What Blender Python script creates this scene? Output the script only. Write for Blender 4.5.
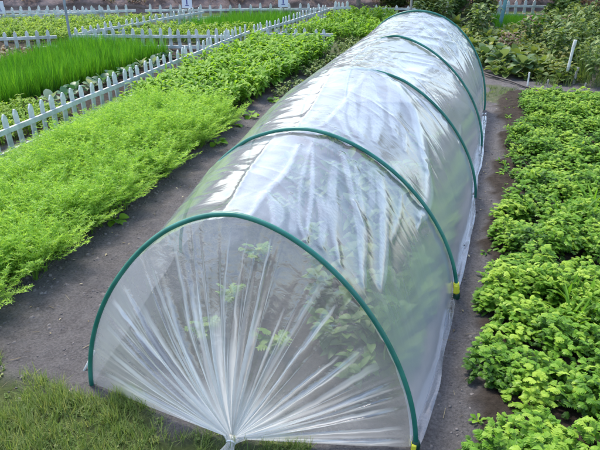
import bpy, math, random
import numpy as np
from mathutils import Vector, Matrix

random.seed(7)
rng = np.random.default_rng(7)
PI = math.pi
for o in list(bpy.data.objects):
    bpy.data.objects.remove(o)
scene = bpy.context.scene
COL = scene.collection

# ------------------------------------------------------------------ helpers
def link_mesh(name, V, F, mat=None, parent=None, smooth=False, attrs=None):
    """V (n,3); F (m,3|4) int array or list of faces; one mesh object."""
    me = bpy.data.meshes.new(name)
    V = np.asarray(V, dtype=np.float32)
    if isinstance(F, np.ndarray):
        m, k = F.shape
        me.vertices.add(len(V)); me.vertices.foreach_set('co', V.ravel())
        me.loops.add(m * k); me.loops.foreach_set('vertex_index', F.astype(np.int32).ravel())
        me.polygons.add(m)
        me.polygons.foreach_set('loop_start', np.arange(0, m * k, k, dtype=np.int32))
        me.polygons.foreach_set('loop_total', np.full(m, k, dtype=np.int32))
    else:
        me.from_pydata([tuple(map(float, v)) for v in V], [], [tuple(f) for f in F])
    me.update(calc_edges=True)
    me.validate()
    if smooth:
        me.polygons.foreach_set('use_smooth', np.ones(len(me.polygons), dtype=bool))
    if attrs:
        for an, arr in attrs.items():
            a = me.attributes.new(an, 'FLOAT', 'POINT')
            a.data.foreach_set('value', np.asarray(arr, dtype=np.float32))
    if mat:
        me.materials.append(mat)
    o = bpy.data.objects.new(name, me)
    COL.objects.link(o)
    if parent:
        o.parent = parent
    return o

def tag(o, label=None, cat=None, group=None, kind=None):
    if label: o['label'] = label
    if cat: o['category'] = cat
    if group: o['group'] = group
    if kind: o['kind'] = kind
    return o

def empty(name, loc, label, cat, group=None, rz=0):
    o = bpy.data.objects.new(name, None)
    COL.objects.link(o)
    o.location = loc; o.rotation_euler = (0, 0, rz)
    o.empty_display_size = .1
    return tag(o, label, cat, group)

def dup(root, loc, rz, scale=1.0, label=None, group=None):
    r = root.copy(); COL.objects.link(r)
    r.location = loc; r.rotation_euler = (0, 0, rz); r.scale = (scale,) * 3
    if label: r['label'] = label
    if group: r['group'] = group
    for ch in list(root.children):
        c = ch.copy(); COL.objects.link(c); c.parent = r
        for g in list(ch.children):
            d = g.copy(); COL.objects.link(d); d.parent = c
    return r

def catmull(pts, n):
    pts = [np.array(p, float) for p in pts]
    P = [2 * pts[0] - pts[1]] + pts + [2 * pts[-1] - pts[-2]]
    out = []
    for i in range(1, len(P) - 2):
        for k in range(n):
            t = k / n
            a, b, c, d = P[i - 1], P[i], P[i + 1], P[i + 2]
            out.append(.5 * (2 * b + (c - a) * t + (2 * a - 5 * b + 4 * c - d) * t * t + (3 * b - a - 3 * c + d) * t ** 3))
    out.append(pts[-1])
    return np.array(out)

def tube(path, radii, ns=10, cap=True, rough=0.0):
    path = np.asarray(path, float); n = len(path)
    if np.isscalar(radii): radii = np.full(n, radii)
    radii = np.asarray(radii, float)
    T = np.gradient(path, axis=0); T /= np.linalg.norm(T, axis=1)[:, None] + 1e-12
    up = np.array([0, 0, 1.0]) if abs(T[0][2]) < .9 else np.array([1.0, 0, 0])
    V = []; N = np.cross(T[0], up); N /= np.linalg.norm(N)
    for i in range(n):
        N = N - T[i] * (N @ T[i]); N /= np.linalg.norm(N); B = np.cross(T[i], N)
        for j in range(ns):
            a = 2 * PI * j / ns
            r = radii[i] * (1 + rough * rng.normal())
            V.append(path[i] + r * (math.cos(a) * N + math.sin(a) * B))
    F = []
    for i in range(n - 1):
        for j in range(ns):
            j2 = (j + 1) % ns
            F.append((i * ns + j, i * ns + j2, (i + 1) * ns + j2, (i + 1) * ns + j))
    if cap:
        F.append(tuple(range(ns))[::-1]); F.append(tuple((n - 1) * ns + j for j in range(ns)))
    return V, F

class MB:
    def __init__(s): s.V = []; s.F = []
    def add(s, V, F):
        o = len(s.V); s.V += [tuple(v) for v in V]; s.F += [tuple(i + o for i in f) for f in F]; return s
    def box(s, c, d, M=None):
        x, y, z = [k / 2 for k in d]
        P = [(-x, -y, -z), (x, -y, -z), (x, y, -z), (-x, y, -z), (-x, -y, z), (x, -y, z), (x, y, z), (-x, y, z)]
        if M is not None: P = [tuple(M @ Vector(p)) for p in P]
        P = [(p[0] + c[0], p[1] + c[1], p[2] + c[2]) for p in P]
        return s.add(P, [(0, 3, 2, 1), (4, 5, 6, 7), (0, 1, 5, 4), (1, 2, 6, 5), (2, 3, 7, 6), (3, 0, 4, 7)])
    def build(s, name, mat, parent=None, bevel=0, smooth=False):
        o = link_mesh(name, np.array(s.V), s.F, mat, parent, smooth)
        if bevel:
            b = o.modifiers.new('bevel', 'BEVEL'); b.width = bevel; b.segments = 2
        return o

def vnoise(x, y, seed=0):
    """smooth 2D value noise, numpy arrays -> [-1,1]"""
    x = np.asarray(x, float); y = np.asarray(y, float)
    x, y = np.broadcast_arrays(x, y)
    xi = np.floor(x).astype(np.int64); yi = np.floor(y).astype(np.int64)
    fx = x - xi; fy = y - yi
    fx = fx * fx * (3 - 2 * fx); fy = fy * fy * (3 - 2 * fy)
    def h(a, b):
        n = (a * 374761393 + b * 668265263 + seed * 974711) & 0x7fffffff
        n = (n ^ (n >> 13)) * 1274126177 & 0x7fffffff
        n = n ^ (n >> 16)
        return (n & 0xffff) / 32767.5 - 1
    return (h(xi, yi) * (1 - fx) + h(xi + 1, yi) * fx) * (1 - fy) + (h(xi, yi + 1) * (1 - fx) + h(xi + 1, yi + 1) * fx) * fy

def fbm(x, y, seed=0, oct=4):
    s = 0; a = 1
    for k in range(oct):
        s = s + a * vnoise(x * 2 ** k, y * 2 ** k, seed + k * 17); a *= .5
    return s

# ------------------------------------------------------------------ materials
def new_mat(name):
    m = bpy.data.materials.new(name); m.use_nodes = True
    nt = m.node_tree; nt.nodes.clear()
    return m, nt, nt.nodes, nt.links

def principled(name, col, rough=.6, noise=None, bump=None, spec=.4):
    """noise=(scale, col2, detail)  bump=(scale,strength,dist)"""
    m, nt, N, L = new_mat(name)
    out = N.new('ShaderNodeOutputMaterial'); p = N.new('ShaderNodeBsdfPrincipled')
    L.new(p.outputs[0], out.inputs[0])
    p.inputs['Base Color'].default_value = (*col, 1); p.inputs['Roughness'].default_value = rough
    p.inputs['Specular IOR Level'].default_value = spec
    tc = N.new('ShaderNodeTexCoord')
    if noise:
        nz = N.new('ShaderNodeTexNoise'); nz.inputs['Scale'].default_value = noise[0]; nz.inputs['Detail'].default_value = 6
        L.new(tc.outputs['Object'], nz.inputs['Vector'])
        r = N.new('ShaderNodeValToRGB'); r.color_ramp.elements[0].position = .35; r.color_ramp.elements[1].position = .65
        r.color_ramp.elements[0].color = (*col, 1); r.color_ramp.elements[1].color = (*noise[1], 1)
        L.new(nz.outputs['Fac'], r.inputs['Fac']); L.new(r.outputs[0], p.inputs['Base Color'])
    if bump:
        nb = N.new('ShaderNodeTexNoise'); nb.inputs['Scale'].default_value = bump[0]; nb.inputs['Detail'].default_value = 5
        L.new(tc.outputs['Object'], nb.inputs['Vector'])
        b = N.new('ShaderNodeBump'); b.inputs['Strength'].default_value = bump[1]; b.inputs['Distance'].default_value = bump[2]
        L.new(nb.outputs['Fac'], b.inputs['Height']); L.new(b.outputs[0], p.inputs['Normal'])
    return m

def leaf_mat(name, ca, cb, cc, trans=.45, rough=.45, yellow=None):
    """ca..cc colours across the 'var' attribute (random per plant and leaf, often lighter higher up)."""
    m, nt, N, L = new_mat(name)
    out = N.new('ShaderNodeOutputMaterial')
    at = N.new('ShaderNodeAttribute'); at.attribute_name = 'var'
    r = N.new('ShaderNodeValToRGB'); e = r.color_ramp.elements
    e[0].position = 0.05; e[0].color = (*ca, 1); e[1].position = .95; e[1].color = (*cc, 1)
    k = e.new(.5); k.color = (*cb, 1)
    L.new(at.outputs['Fac'], r.inputs['Fac'])
    p = N.new('ShaderNodeBsdfPrincipled'); p.inputs['Roughness'].default_value = rough
    p.inputs['Specular IOR Level'].default_value = .35
    L.new(r.outputs[0], p.inputs['Base Color'])
    t = N.new('ShaderNodeBsdfTranslucent')
    mc = N.new('ShaderNodeMixRGB'); mc.blend_type = 'MULTIPLY'; mc.inputs[0].default_value = 1
    mc.inputs[2].default_value = (1.35, 1.25, .7, 1)
    L.new(r.outputs[0], mc.inputs[1]); L.new(mc.outputs[0], t.inputs['Color'])
    mx = N.new('ShaderNodeMixShader'); mx.inputs[0].default_value = trans
    L.new(p.outputs[0], mx.inputs[1]); L.new(t.outputs[0], mx.inputs[2]); L.new(mx.outputs[0], out.inputs[0])
    return m

def film_mat(name, haze=.10, rough=.16, tint=(.93, .95, 1.0), bump=.35, bscale=9):
    m, nt, N, L = new_mat(name)
    out = N.new('ShaderNodeOutputMaterial')
    def math_(op, a, b=None, c=None):
        n = N.new('ShaderNodeMath'); n.operation = op
        for i, v in enumerate((a, b, c)):
            if v is None: continue
            if isinstance(v, (int, float)): n.inputs[i].default_value = v
            else: L.new(v, n.inputs[i])
        return n.outputs[0]
    tc = N.new('ShaderNodeTexCoord')
    nz = N.new('ShaderNodeTexNoise'); nz.inputs['Scale'].default_value = bscale; nz.inputs['Detail'].default_value = 4
    nz.inputs['Distortion'].default_value = 1.2
    mp = N.new('ShaderNodeMapping'); mp.inputs['Scale'].default_value = (1.0, 2.2, 1.0)
    L.new(tc.outputs['Object'], mp.inputs[0]); L.new(mp.outputs[0], nz.inputs['Vector'])
    bp = N.new('ShaderNodeBump'); bp.inputs['Strength'].default_value = bump; bp.inputs['Distance'].default_value = .02
    L.new(nz.outputs['Fac'], bp.inputs['Height'])
    lw = N.new('ShaderNodeLayerWeight'); lw.inputs['Blend'].default_value = .5
    cosv = math_('MAXIMUM', math_('SUBTRACT', 1.0, lw.outputs['Facing']), .04)
    # film haze varies: creased areas and painted sky sheen scatter more
    n2 = N.new('ShaderNodeTexNoise'); n2.inputs['Scale'].default_value = 2.6; n2.inputs['Detail'].default_value = 6
    n2.inputs['Roughness'].default_value = .62
    L.new(tc.outputs['Object'], n2.inputs['Vector'])
    at = N.new('ShaderNodeAttribute'); at.attribute_name = 'crease_sheen'
    a = math_('MULTIPLY_ADD', n2.outputs['Fac'], haze * 1.4, haze * .3)
    a = math_('MINIMUM', math_('ADD', a, math_('MULTIPLY', at.outputs['Fac'], .5)), .9)
    T = math_('POWER', math_('SUBTRACT', 1.0, a), math_('DIVIDE', 1.0, cosv))
    fac = math_('SUBTRACT', 1.0, T)
    tr = N.new('ShaderNodeBsdfTransparent'); tr.inputs[0].default_value = (.985, .99, .99, 1)
    df = N.new('ShaderNodeBsdfDiffuse'); df.inputs[0].default_value = (*[c * .88 for c in tint], 1)
    tl = N.new('ShaderNodeBsdfTranslucent'); tl.inputs[0].default_value = (*[c * .9 for c in tint], 1)
    sc = N.new('ShaderNodeMixShader'); sc.inputs[0].default_value = .5
    L.new(df.outputs[0], sc.inputs[1]); L.new(tl.outputs[0], sc.inputs[2])
    m1 = N.new('ShaderNodeMixShader'); L.new(fac, m1.inputs[0]); L.new(tr.outputs[0], m1.inputs[1]); L.new(sc.outputs[0], m1.inputs[2])
    gl = N.new('ShaderNodeBsdfGlossy'); gl.inputs['Roughness'].default_value = rough
    gl.inputs[0].default_value = (1, 1, 1, 1)
    L.new(bp.outputs[0], gl.inputs['Normal'])
    fr = N.new('ShaderNodeFresnel'); fr.inputs['IOR'].default_value = 1.6
    # fresnel from the outside on both faces: use facing so the back side is not total-internal
    f5 = math_('POWER', lw.outputs['Facing'], 3.6)
    ff = math_('MULTIPLY_ADD', f5, .80, .10)
    m2 = N.new('ShaderNodeMixShader'); L.new(ff, m2.inputs[0]); L.new(m1.outputs[0], m2.inputs[1]); L.new(gl.outputs[0], m2.inputs[2])
    L.new(m2.outputs[0], out.inputs[0])
    return m

def ground_mat():
    m, nt, N, L = new_mat('ground_soil')
    out = N.new('ShaderNodeOutputMaterial'); p = N.new('ShaderNodeBsdfPrincipled'); L.new(p.outputs[0], out.inputs[0])
    p.inputs['Roughness'].default_value = .95; p.inputs['Specular IOR Level'].default_value = .15
    tc = N.new('ShaderNodeTexCoord')
    def nz(scale, det=6, rough=.6):
        n = N.new('ShaderNodeTexNoise'); n.inputs['Scale'].default_value = scale; n.inputs['Detail'].default_value = det
        n.inputs['Roughness'].default_value = rough
        L.new(tc.outputs['Object'], n.inputs['Vector']); return n.outputs['Fac']
    def ramp(f, a, b, c0, c1):
        r = N.new('ShaderNodeValToRGB'); r.color_ramp.elements[0].position = a; r.color_ramp.elements[1].position = b
        r.color_ramp.elements[0].color = (*c0, 1); r.color_ramp.elements[1].color = (*c1, 1); L.new(f, r.inputs['Fac']); return r.outputs[0]
    def mix(f, a, b):
        x = N.new('ShaderNodeMixRGB'); L.new(f, x.inputs[0]); L.new(a, x.inputs[1]); L.new(b, x.inputs[2]); return x.outputs[0]
    soil = ramp(nz(11, 8, .7), .32, .7, (.088, .083, .084), (.205, .196, .198))
    fine = ramp(nz(90, 5, .7), .3, .72, (.035, .031, .032), (.30, .28, .285))
    x = N.new('ShaderNodeMixRGB'); x.inputs[0].default_value = .45; L.new(soil, x.inputs[1]); L.new(fine, x.inputs[2])
    moss = ramp(nz(40, 6, .7), .3, .7, (.06, .085, .03), (.13, .16, .055))
    at = N.new('ShaderNodeAttribute'); at.attribute_name = 'moss'
    c = mix(at.outputs['Fac'], x.outputs[0], moss)
    at2 = N.new('ShaderNodeAttribute'); at2.attribute_name = 'tilth'
    dark = ramp(nz(25, 6, .7), .3, .7, (.03, .023, .018), (.085, .068, .055))
    c = mix(at2.outputs['Fac'], c, dark)
    L.new(c, p.inputs['Base Color'])
    b = N.new('ShaderNodeBump'); b.inputs['Strength'].default_value = 1.0; b.inputs['Distance'].default_value = .022
    L.new(nz(70, 8, .75), b.inputs['Height']); L.new(b.outputs[0], p.inputs['Normal'])
    return m

M = {}
M['ground'] = ground_mat()
M['film'] = film_mat('clear_film', haze=.052, rough=.14, bump=.10, bscale=5, tint=(.70,.755,.86))
M['fan'] = film_mat('clear_film_end', haze=.19, rough=.14, tint=(1, 1, 1), bump=.2, bscale=14)
M['knot'] = principled('bunched_film', (.78, .78, .76), .35, spec=.6)
M['hoop'] = principled('green_plastic', (.006, .125, .095), .38, noise=(9, (.03, .19, .15)), bump=(40, .15, .002), spec=.5)
M['yellow'] = principled('yellow_plastic', (.75, .70, .05), .4)
M['darkgreen'] = principled('dark_green_plastic', (.008, .05, .03), .45)
M['fence'] = principled('fence_paint', (.38, .42, .41), .6, noise=(11, (.66, .69, .68)), bump=(60, .3, .004))
M['white'] = principled('white_plastic', (.72, .74, .72), .5, noise=(20, (.58, .58, .54)))
M['sign'] = principled('sign_board', (.66, .67, .80), .5)
M['ink'] = principled('sign_ink', (.08, .07, .28), .6)
M['metal'] = principled('grey_metal', (.22, .26, .31), .45, noise=(12, (.30, .34, .39)))
M['tealpole'] = principled('teal_pole_paint', (.10, .24, .27), .45, noise=(12, (.16, .32, .34)))
M['wood_stake'] = principled('weathered_wood', (.26, .25, .22), .8, noise=(30, (.36, .34, .30)))
M['bark'] = principled('bark', (.09, .075, .062), .9, noise=(18, (.19, .165, .14)), bump=(40, .8, .01))
M['palebark'] = principled('pale_bark', (.30, .29, .27), .85, noise=(20, (.42, .40, .37)), bump=(50, .5, .006))
M['stem'] = principled('stem', (.16, .22, .06), .6, noise=(30, (.22, .28, .09)))
M['hose'] = principled('hose_rubber', (.045, .04, .042), .6)
M['pebble'] = principled('crumbs', (.085, .077, .077), .95, noise=(7, (.175, .163, .163)))
M['carrot'] = leaf_mat('carrot_leaf', (.11, .25, .035), (.21, .42, .055), (.36, .57, .11), .5)
M['leafy'] = leaf_mat('spinach_leaf', (.055, .17, .014), (.16, .35, .025), (.29, .48, .04), .45, .55)
M['lettuce'] = leaf_mat('green_leaf', (.035, .11, .012), (.16, .35, .026), (.40, .56, .07), .45, .45)
M['chive'] = leaf_mat('chive_blade', (.04, .16, .012), (.085, .29, .015), (.17, .40, .03), .42, .45)
M['grass'] = leaf_mat('lawn_blade', (.09, .16, .04), (.17, .27, .07), (.32, .37, .15), .45, .5)
M['pale'] = leaf_mat('pale_leaf', (.10, .19, .10), (.20, .30, .17), (.46, .52, .42), .35, .5)
M['cabbage'] = leaf_mat('cabbage_leaf', (.03, .11, .05), (.07, .19, .09), (.17, .29, .14), .35, .4)
M['weed'] = leaf_mat('weed_leaf', (.04, .09, .022), (.10, .18, .045), (.24, .31, .09), .35, .5)
M['squash'] = leaf_mat('squash_leaf', (.06, .13, .05), (.12, .20, .08), (.22, .30, .13), .35, .5)
M['mustard'] = leaf_mat('mustard_leaf', (.07, .13, .03), (.14, .21, .05), (.27, .31, .10), .4, .5)
M['brownleaf'] = leaf_mat('brown_leaf', (.09, .06, .055), (.19, .13, .11), (.28, .23, .12), .3, .6)
M['darkleaf'] = leaf_mat('tree_leaf', (.02, .04, .012), (.05, .085, .02), (.13, .15, .035), .35, .5)
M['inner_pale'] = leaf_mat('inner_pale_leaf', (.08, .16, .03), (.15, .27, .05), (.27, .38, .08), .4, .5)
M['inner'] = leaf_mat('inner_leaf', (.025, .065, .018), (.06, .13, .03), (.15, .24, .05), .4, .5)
M['seedling'] = leaf_mat('young_leaf', (.12, .25, .03), (.21, .37, .05), (.33, .46, .09), .5, .65)

# ------------------------------------------------------------------ foliage templates
def strip(base, d, L, w, droop=.5, n=4, prof=None, twist=0.0, fold=0.0):
    """a leaf blade: returns V, F(quads)"""
    d = np.array(d, float); d /= np.linalg.norm(d)
    side = np.cross(d, [0, 0, 1.0])
    if np.linalg.norm(side) < 1e-3: side = np.array([1.0, 0, 0])
    side /= np.linalg.norm(side)
    upv = np.cross(side, d)
    ct, st = math.cos(twist), math.sin(twist)
    side, upv = side * ct + upv * st, -side * st + upv * ct
    V = []; p = np.array(base, float); cur = d.copy()
    for i in range(n + 1):
        t = i / n
        ww = w * (prof(t) if prof else math.sin(PI * min(.98, .08 + t * .9)) ** .8)
        if fold:
            V += [p - side * ww / 2 + upv * ww * fold, p, p + side * ww / 2 + upv * ww * fold]
        else:
            V += [p - side * ww / 2, p + side * ww / 2]
        cur = cur + np.array([0, 0, -droop / n]); cur /= np.linalg.norm(cur)
        p = p + cur * L / n
    F = []
    k = 3 if fold else 2
    for i in range(n):
        for j in range(k - 1):
            F.append((i * k + j, i * k + j + 1, (i + 1) * k + j + 1, (i + 1) * k + j))
    return np.array(V), np.array(F)

class T:
    """template accumulator (quads)"""
    def __init__(s): s.V = []; s.F = []; s.A = []; s.n = 0
    def add(s, V, F, var):
        s.V.append(V); s.F.append(F + s.n); s.A.append(np.full(len(V), var)); s.n += len(V)
    def done(s):
        return np.concatenate(s.V), np.concatenate(s.F), np.concatenate(s.A)

def rdir(az, el):
    return np.array([math.cos(az) * math.cos(el), math.sin(az) * math.cos(el), math.sin(el)])

def t_carrot(h=.33, nf=13):
    t = T()
    for f in range(nf):
        az = random.uniform(0, 2 * PI); el = random.uniform(.9, 1.52); L = h * random.uniform(.75, 1.15)
        d = rdir(az, el); p = np.array([random.gauss(0, .01), random.gauss(0, .01), 0]); cur = d.copy()
        n = 10; lv = random.uniform(-.18, .18)
        V, F = strip(p, d, L * .9, .004, .55, 5, lambda q: 1); t.add(V, F, .35 + lv)
        for i in range(n + 1):
            s = i / n
            if s > .3:
                wl = .065 * (1 - abs(s - .55) * 1.25) + .008
                side = np.cross(cur, [0, 0, 1.0]); side /= np.linalg.norm(side) + 1e-9
                for sg in (-1, 1):
                    pd = cur * .75 + side * sg + rng.normal(0, .15, 3); pd /= np.linalg.norm(pd)
                    for q in range(5):
                        u = (q + .6) / 5
                        bp = p + pd * wl * u
                        for s2 in (-1, 1):
                            nd = pd * .8 + s2 * np.cross(pd, [0, 0, 1.0]) * .9 + rng.normal(0, .45, 3)
                            nd /= np.linalg.norm(nd)
                            ll = .019 * random.uniform(.6, 1.3)
                            sd = np.cross(nd, rng.normal(0, 1, 3)); sd /= np.linalg.norm(sd)
                            e = bp + nd * ll
                            t.add(np.array([bp - sd * .002, bp + sd * .002, e + sd * .0012, e - sd * .0012]) , np.array([[0, 1, 2, 3]]), .5 + lv + .35 * s - .05 + random.uniform(-.12, .12))
            cur = cur + np.array([0, 0, -.06]); cur /= np.linalg.norm(cur)
            p = p + cur * L / n
    return t.done()

def t_leafy(h=.28, nl=34, w=.035, L=.09, spread=.05):
    t = T()
    for s in range(5):
        az = random.uniform(0, 2 * PI); b = np.array([random.gauss(0, spread * .4), random.gauss(0, spread * .4), 0])
        top = b + np.array([math.cos(az) * spread, math.sin(az) * spread, h * random.uniform(.75, 1.05)])
        V, F = strip(b, top - b, np.linalg.norm(top - b), .005, 0, 2, lambda q: 1); t.add(V, F, .3)
        for k in range(nl // 5):
            u = random.uniform(.35, 1.0)
            p = b + (top - b) * u; el = random.uniform(-.1, .9) + .5 * (u - .5)
            a2 = random.uniform(0, 2 * PI); ll = L * random.uniform(.6, 1.2)
            V, F = strip(p, rdir(a2, el), ll, w * random.uniform(.7, 1.2), random.uniform(.5, 1.3), 4, fold=.18)
            t.add(V, F, min(.98, max(0, .25 + .4 * u + random.uniform(-.2, .25))))
    return t.done()

def lobed(t0, base, d, L, w, droop, var):
    """lobed leaf: midrib plus side lobes"""
    d = np.array(d); d /= np.linalg.norm(d); cur = d.copy(); p = np.array(base, float)
    side = np.cross(d, [0, 0, 1.0]); side /= np.linalg.norm(side) + 1e-9
    V, F = strip(base, d, L, w * .62, droop, 5, lambda q: .5 + q * .9 if q < .7 else (1 - q) * 3.2 + .1); t0.add(V, F, var)
    n = 5
    for i in range(n + 1):
        if i > 0:
            for sg in (-1, 1):
                ld = side * sg + cur * .7 + np.array([0, 0, random.uniform(-.25, .35)])
                ll = w * (.35 + .55 * math.sin(PI * i / (n + .6)))
                V, F = strip(p, ld, ll, w * .33, .5, 2, lambda q: (.7, 1.0, .25)[int(q * 2)])
                t0.add(V, F, min(.99, max(0, var + random.uniform(-.12, .12))))
        cur = cur + np.array([0, 0, -droop / n]); cur /= np.linalg.norm(cur); p = p + cur * L / n

def t_lobed(h=.2, nl=30, L=.07, w=.034):
    t = T()
    for k in range(nl):
        az = random.uniform(0, 2 * PI); r = random.random()
        b = np.array([random.gauss(0, .018), random.gauss(0, .018), h * random.uniform(.1, .62)])
        lobed(t, b, rdir(az, .25 + 1.0 * r), L * random.uniform(.7, 1.25), w * random.uniform(.8, 1.2), random.uniform(.5, 1.2), .3 + .45 * r + random.uniform(-.18, .18))
    return t.done()

def t_narrow(nl=26, L=.17, w=.014):
    t = T()
    for k in range(nl):
        az = random.uniform(0, 2 * PI)
        V, F = strip((random.gauss(0, .012), random.gauss(0, .012), .02), rdir(az, random.uniform(.5, 1.35)), L * random.uniform(.6, 1.2), w, random.uniform(.4, 1.1), 5, fold=.2)
        t.add(V, F, random.uniform(.25, .8))
    return t.done()

def t_blades(n=26, h=.32, w=.006, r=.03, lean=.25, droop=.4):
    t = T()
    for k in range(n):
        a = random.uniform(0, 2 * PI); rr = r * math.sqrt(random.random())
        V, F = strip((rr * math.cos(a), rr * math.sin(a), 0), rdir(random.uniform(0, 2 * PI), PI / 2 - abs(random.gauss(0, lean))),
                     h * random.uniform(.55, 1.12), w * random.uniform(.7, 1.2), droop * random.random(), 4, lambda q: (1 - q) ** .6 + .05)
        t.add(V, F, random.uniform(.05, .9))
    return t.done()

def t_rosette(nl=9, L=.16, w=.13, el=(.25, 1.2), z=.03, droop=.7):
    """broad leaves on stalks: cabbage, squash, chard"""
    t = T()
    for k in range(nl):
        az = 2.4 * k + random.uniform(-.3, .3); e = el[0] + (el[1] - el[0]) * k / nl + random.uniform(-.1, .1)
        d = rdir(az, e); b = np.array([0, 0, z]); sl = L * .45
        V, F = strip(b, d, sl, .009, .1, 2, lambda q: 1); t.add(V, F, .85)
        LL = L * random.uniform(.75, 1.15)
        dd = d.copy(); dd[2] -= .12
        V, F = strip(b + d * sl, dd, LL, w * random.uniform(.8, 1.15), droop, 6, lambda q: max(.02, math.sin(PI * min(1, q * .93 + .06)) ** .6 * (1 + .1 * math.sin(q * 19))), random.uniform(-.3, .3), fold=.16)
        V = V + rng.normal(0, L * .012, V.shape)
        t.add(V, F, random.uniform(.15, .75))
    return t.done()

def scatter(name, templates, P, smin, smax, mat, tilt=.12, varspread=.12, zscale=None, parent=None):
    Vs, Fs, As = [], [], []; n = 0
    for i, p in enumerate(P):
        V, F, A = templates[rng.integers(len(templates))]
        a = rng.uniform(0, 2 * PI); s = rng.uniform(smin, smax)
        c, sn = math.cos(a), math.sin(a)
        R = np.array([[c, -sn, 0], [sn, c, 0], [0, 0, 1.0]]) * s
        if zscale is not None: R[2] *= zscale[i]
        W = V @ R.T
        tx, ty = rng.normal(0, tilt, 2)
        W[:, 0] += W[:, 2] * tx; W[:, 1] += W[:, 2] * ty
        Vs.append(W + np.array([p[0], p[1], p[2] if len(p) > 2 else 0]))
        Fs.append(F + n); As.append(np.clip(A + rng.normal(0, varspread), 0, 1)); n += len(V)
    return link_mesh(name, np.concatenate(Vs), np.concatenate(Fs), mat, parent, attrs={'var': np.concatenate(As)})

def inpoly(x, y, poly):
    c = False; j = len(poly) - 1
    for i in range(len(poly)):
        xi, yi = poly[i]; xj, yj = poly[j]
        if (yi > y) != (yj > y) and x < (xj - xi) * (y - yi) / (yj - yi) + xi: c = not c
        j = i
    return c

def fill(poly, step, jit=.4, edge=0.0):
    xs = [p[0] for p in poly]; ys = [p[1] for p in poly]; out = []
    y = min(ys); r = 0
    while y < max(ys):
        x = min(xs) + (r % 2) * step / 2
        while x < max(xs):
            px = x + rng.uniform(-jit, jit) * step; py = y + rng.uniform(-jit, jit) * step
            if inpoly(px + edge * rng.normal(), py + edge * rng.normal(), poly): out.append((px, py))
            x += step
        y += step * .87; r += 1
    return out

# ------------------------------------------------------------------ ground
BED_CARROT = [(-3.48, 1.2), (-2.20, 1.2), (-2.22, 2.6), (-2.36, 5.25), (-3.52, 5.25)]
BED_LEAFY = [(-3.55, 5.25), (-2.55, 5.2), (-2.42, 6.2), (-2.3, 8.9), (-3.5, 8.85)]
BED_RIGHT = [(.13, .9), (3.2, .9), (3.2, 7.5), (.42, 7.15), (.27, 4.5), (.17, 2.8)]
BED_CHIVE = [(-6.1, 5.3), (-4.95, 4.6), (-4.5, 7.9), (-6.0, 8.0)]

def height(x, y):
    z = .010 * fbm(x * 2.2, y * 2.2, 3, 3) + .006 * fbm(x * 14, y * 14, 9, 3)
    return z

def axis(segs):
    out = []
    for a, b, s in segs: out += list(np.arange(a, b - 1e-6, s))
    out.append(segs[-1][1]); return np.array(out)
gx = axis([(-600, -100, 100), (-100, -20, 16), (-20, -5, .6), (-5, -2.6, .08), (-2.6, .8, .016), (.8, 3.2, .08), (3.2, 12, .6), (12, 100, 16), (100, 600, 100)])
gy = axis([(-300, -50, 60), (-50, -2, 6), (-2, 1.0, .2), (1.0, 4.0, .016), (4.0, 8.0, .04), (8, 16, .4), (16, 60, 6), (60, 800, 80)])
X, Y = np.meshgrid(gx, gy)
fade = np.clip((16 - Y) / 4, 0, 1) * np.clip((X + 9) / 3, 0, 1) * np.clip((6 - X) / 2, 0, 1)
Z = height(X, Y) * fade
def boxmask(x0, x1, y0, y1, s=.06, n=.08, seed=5):
    wx = X + n * fbm(X * 5, Y * 5, seed, 3); wy = Y + n * fbm(X * 5, Y * 5, seed + 9, 3)
    return np.clip((wx - x0) / s, 0, 1) * np.clip((x1 - wx) / s, 0, 1) * np.clip((wy - y0) / s, 0, 1) * np.clip((y1 - wy) / s, 0, 1)
carro = boxmask(-3.7, -2.32, -1, 9.2); right = boxmask(.13, 9, -3, 7.4)
inside = boxmask(-1.4, -.1, 1.75, 6.3, .05, .04)
leftb = boxmask(-12, -3.9, -2, 9.0)
tilth = np.maximum.reduce([carro, right, inside * .75, leftb])
Z = Z + .02 * np.maximum(carro, right) * fade
edge = Y + .28 * (X + 1.4) * (X < -1.4) - .07 * (X > -1.2) * (X + 1.2)
moss = np.clip((1.60 + .10 * fbm(X * 4, Y * 4, 31, 3) - Y) / .12, 0, 1) * (X > -9) * (X < -.5)
moss = np.maximum(moss, boxmask(-.2, .6, 6.6, 7.6, .1, .3, 41) * .7)
moss = np.maximum(moss, np.clip((Y - 6.8) / 2.2, 0, .75) * (X > -2.5) * (X < -1.1))
moss = np.maximum(moss, np.clip((Y - 8.6) / 1, 0, .8))
nY, nX = X.shape
idx = np.arange(nX * nY).reshape(nY, nX)
F = np.stack([idx[:-1, :-1], idx[:-1, 1:], idx[1:, 1:], idx[1:, :-1]], -1).reshape(-1, 4)
g = link_mesh('ground', np.stack([X, Y, Z], -1).reshape(-1, 3), F, M['ground'], smooth=True,
              attrs={'moss': moss.ravel(), 'tilth': tilth.ravel()})
tag(g, 'grey brown bare soil of the garden paths and plots', 'ground', kind='structure')

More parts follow.
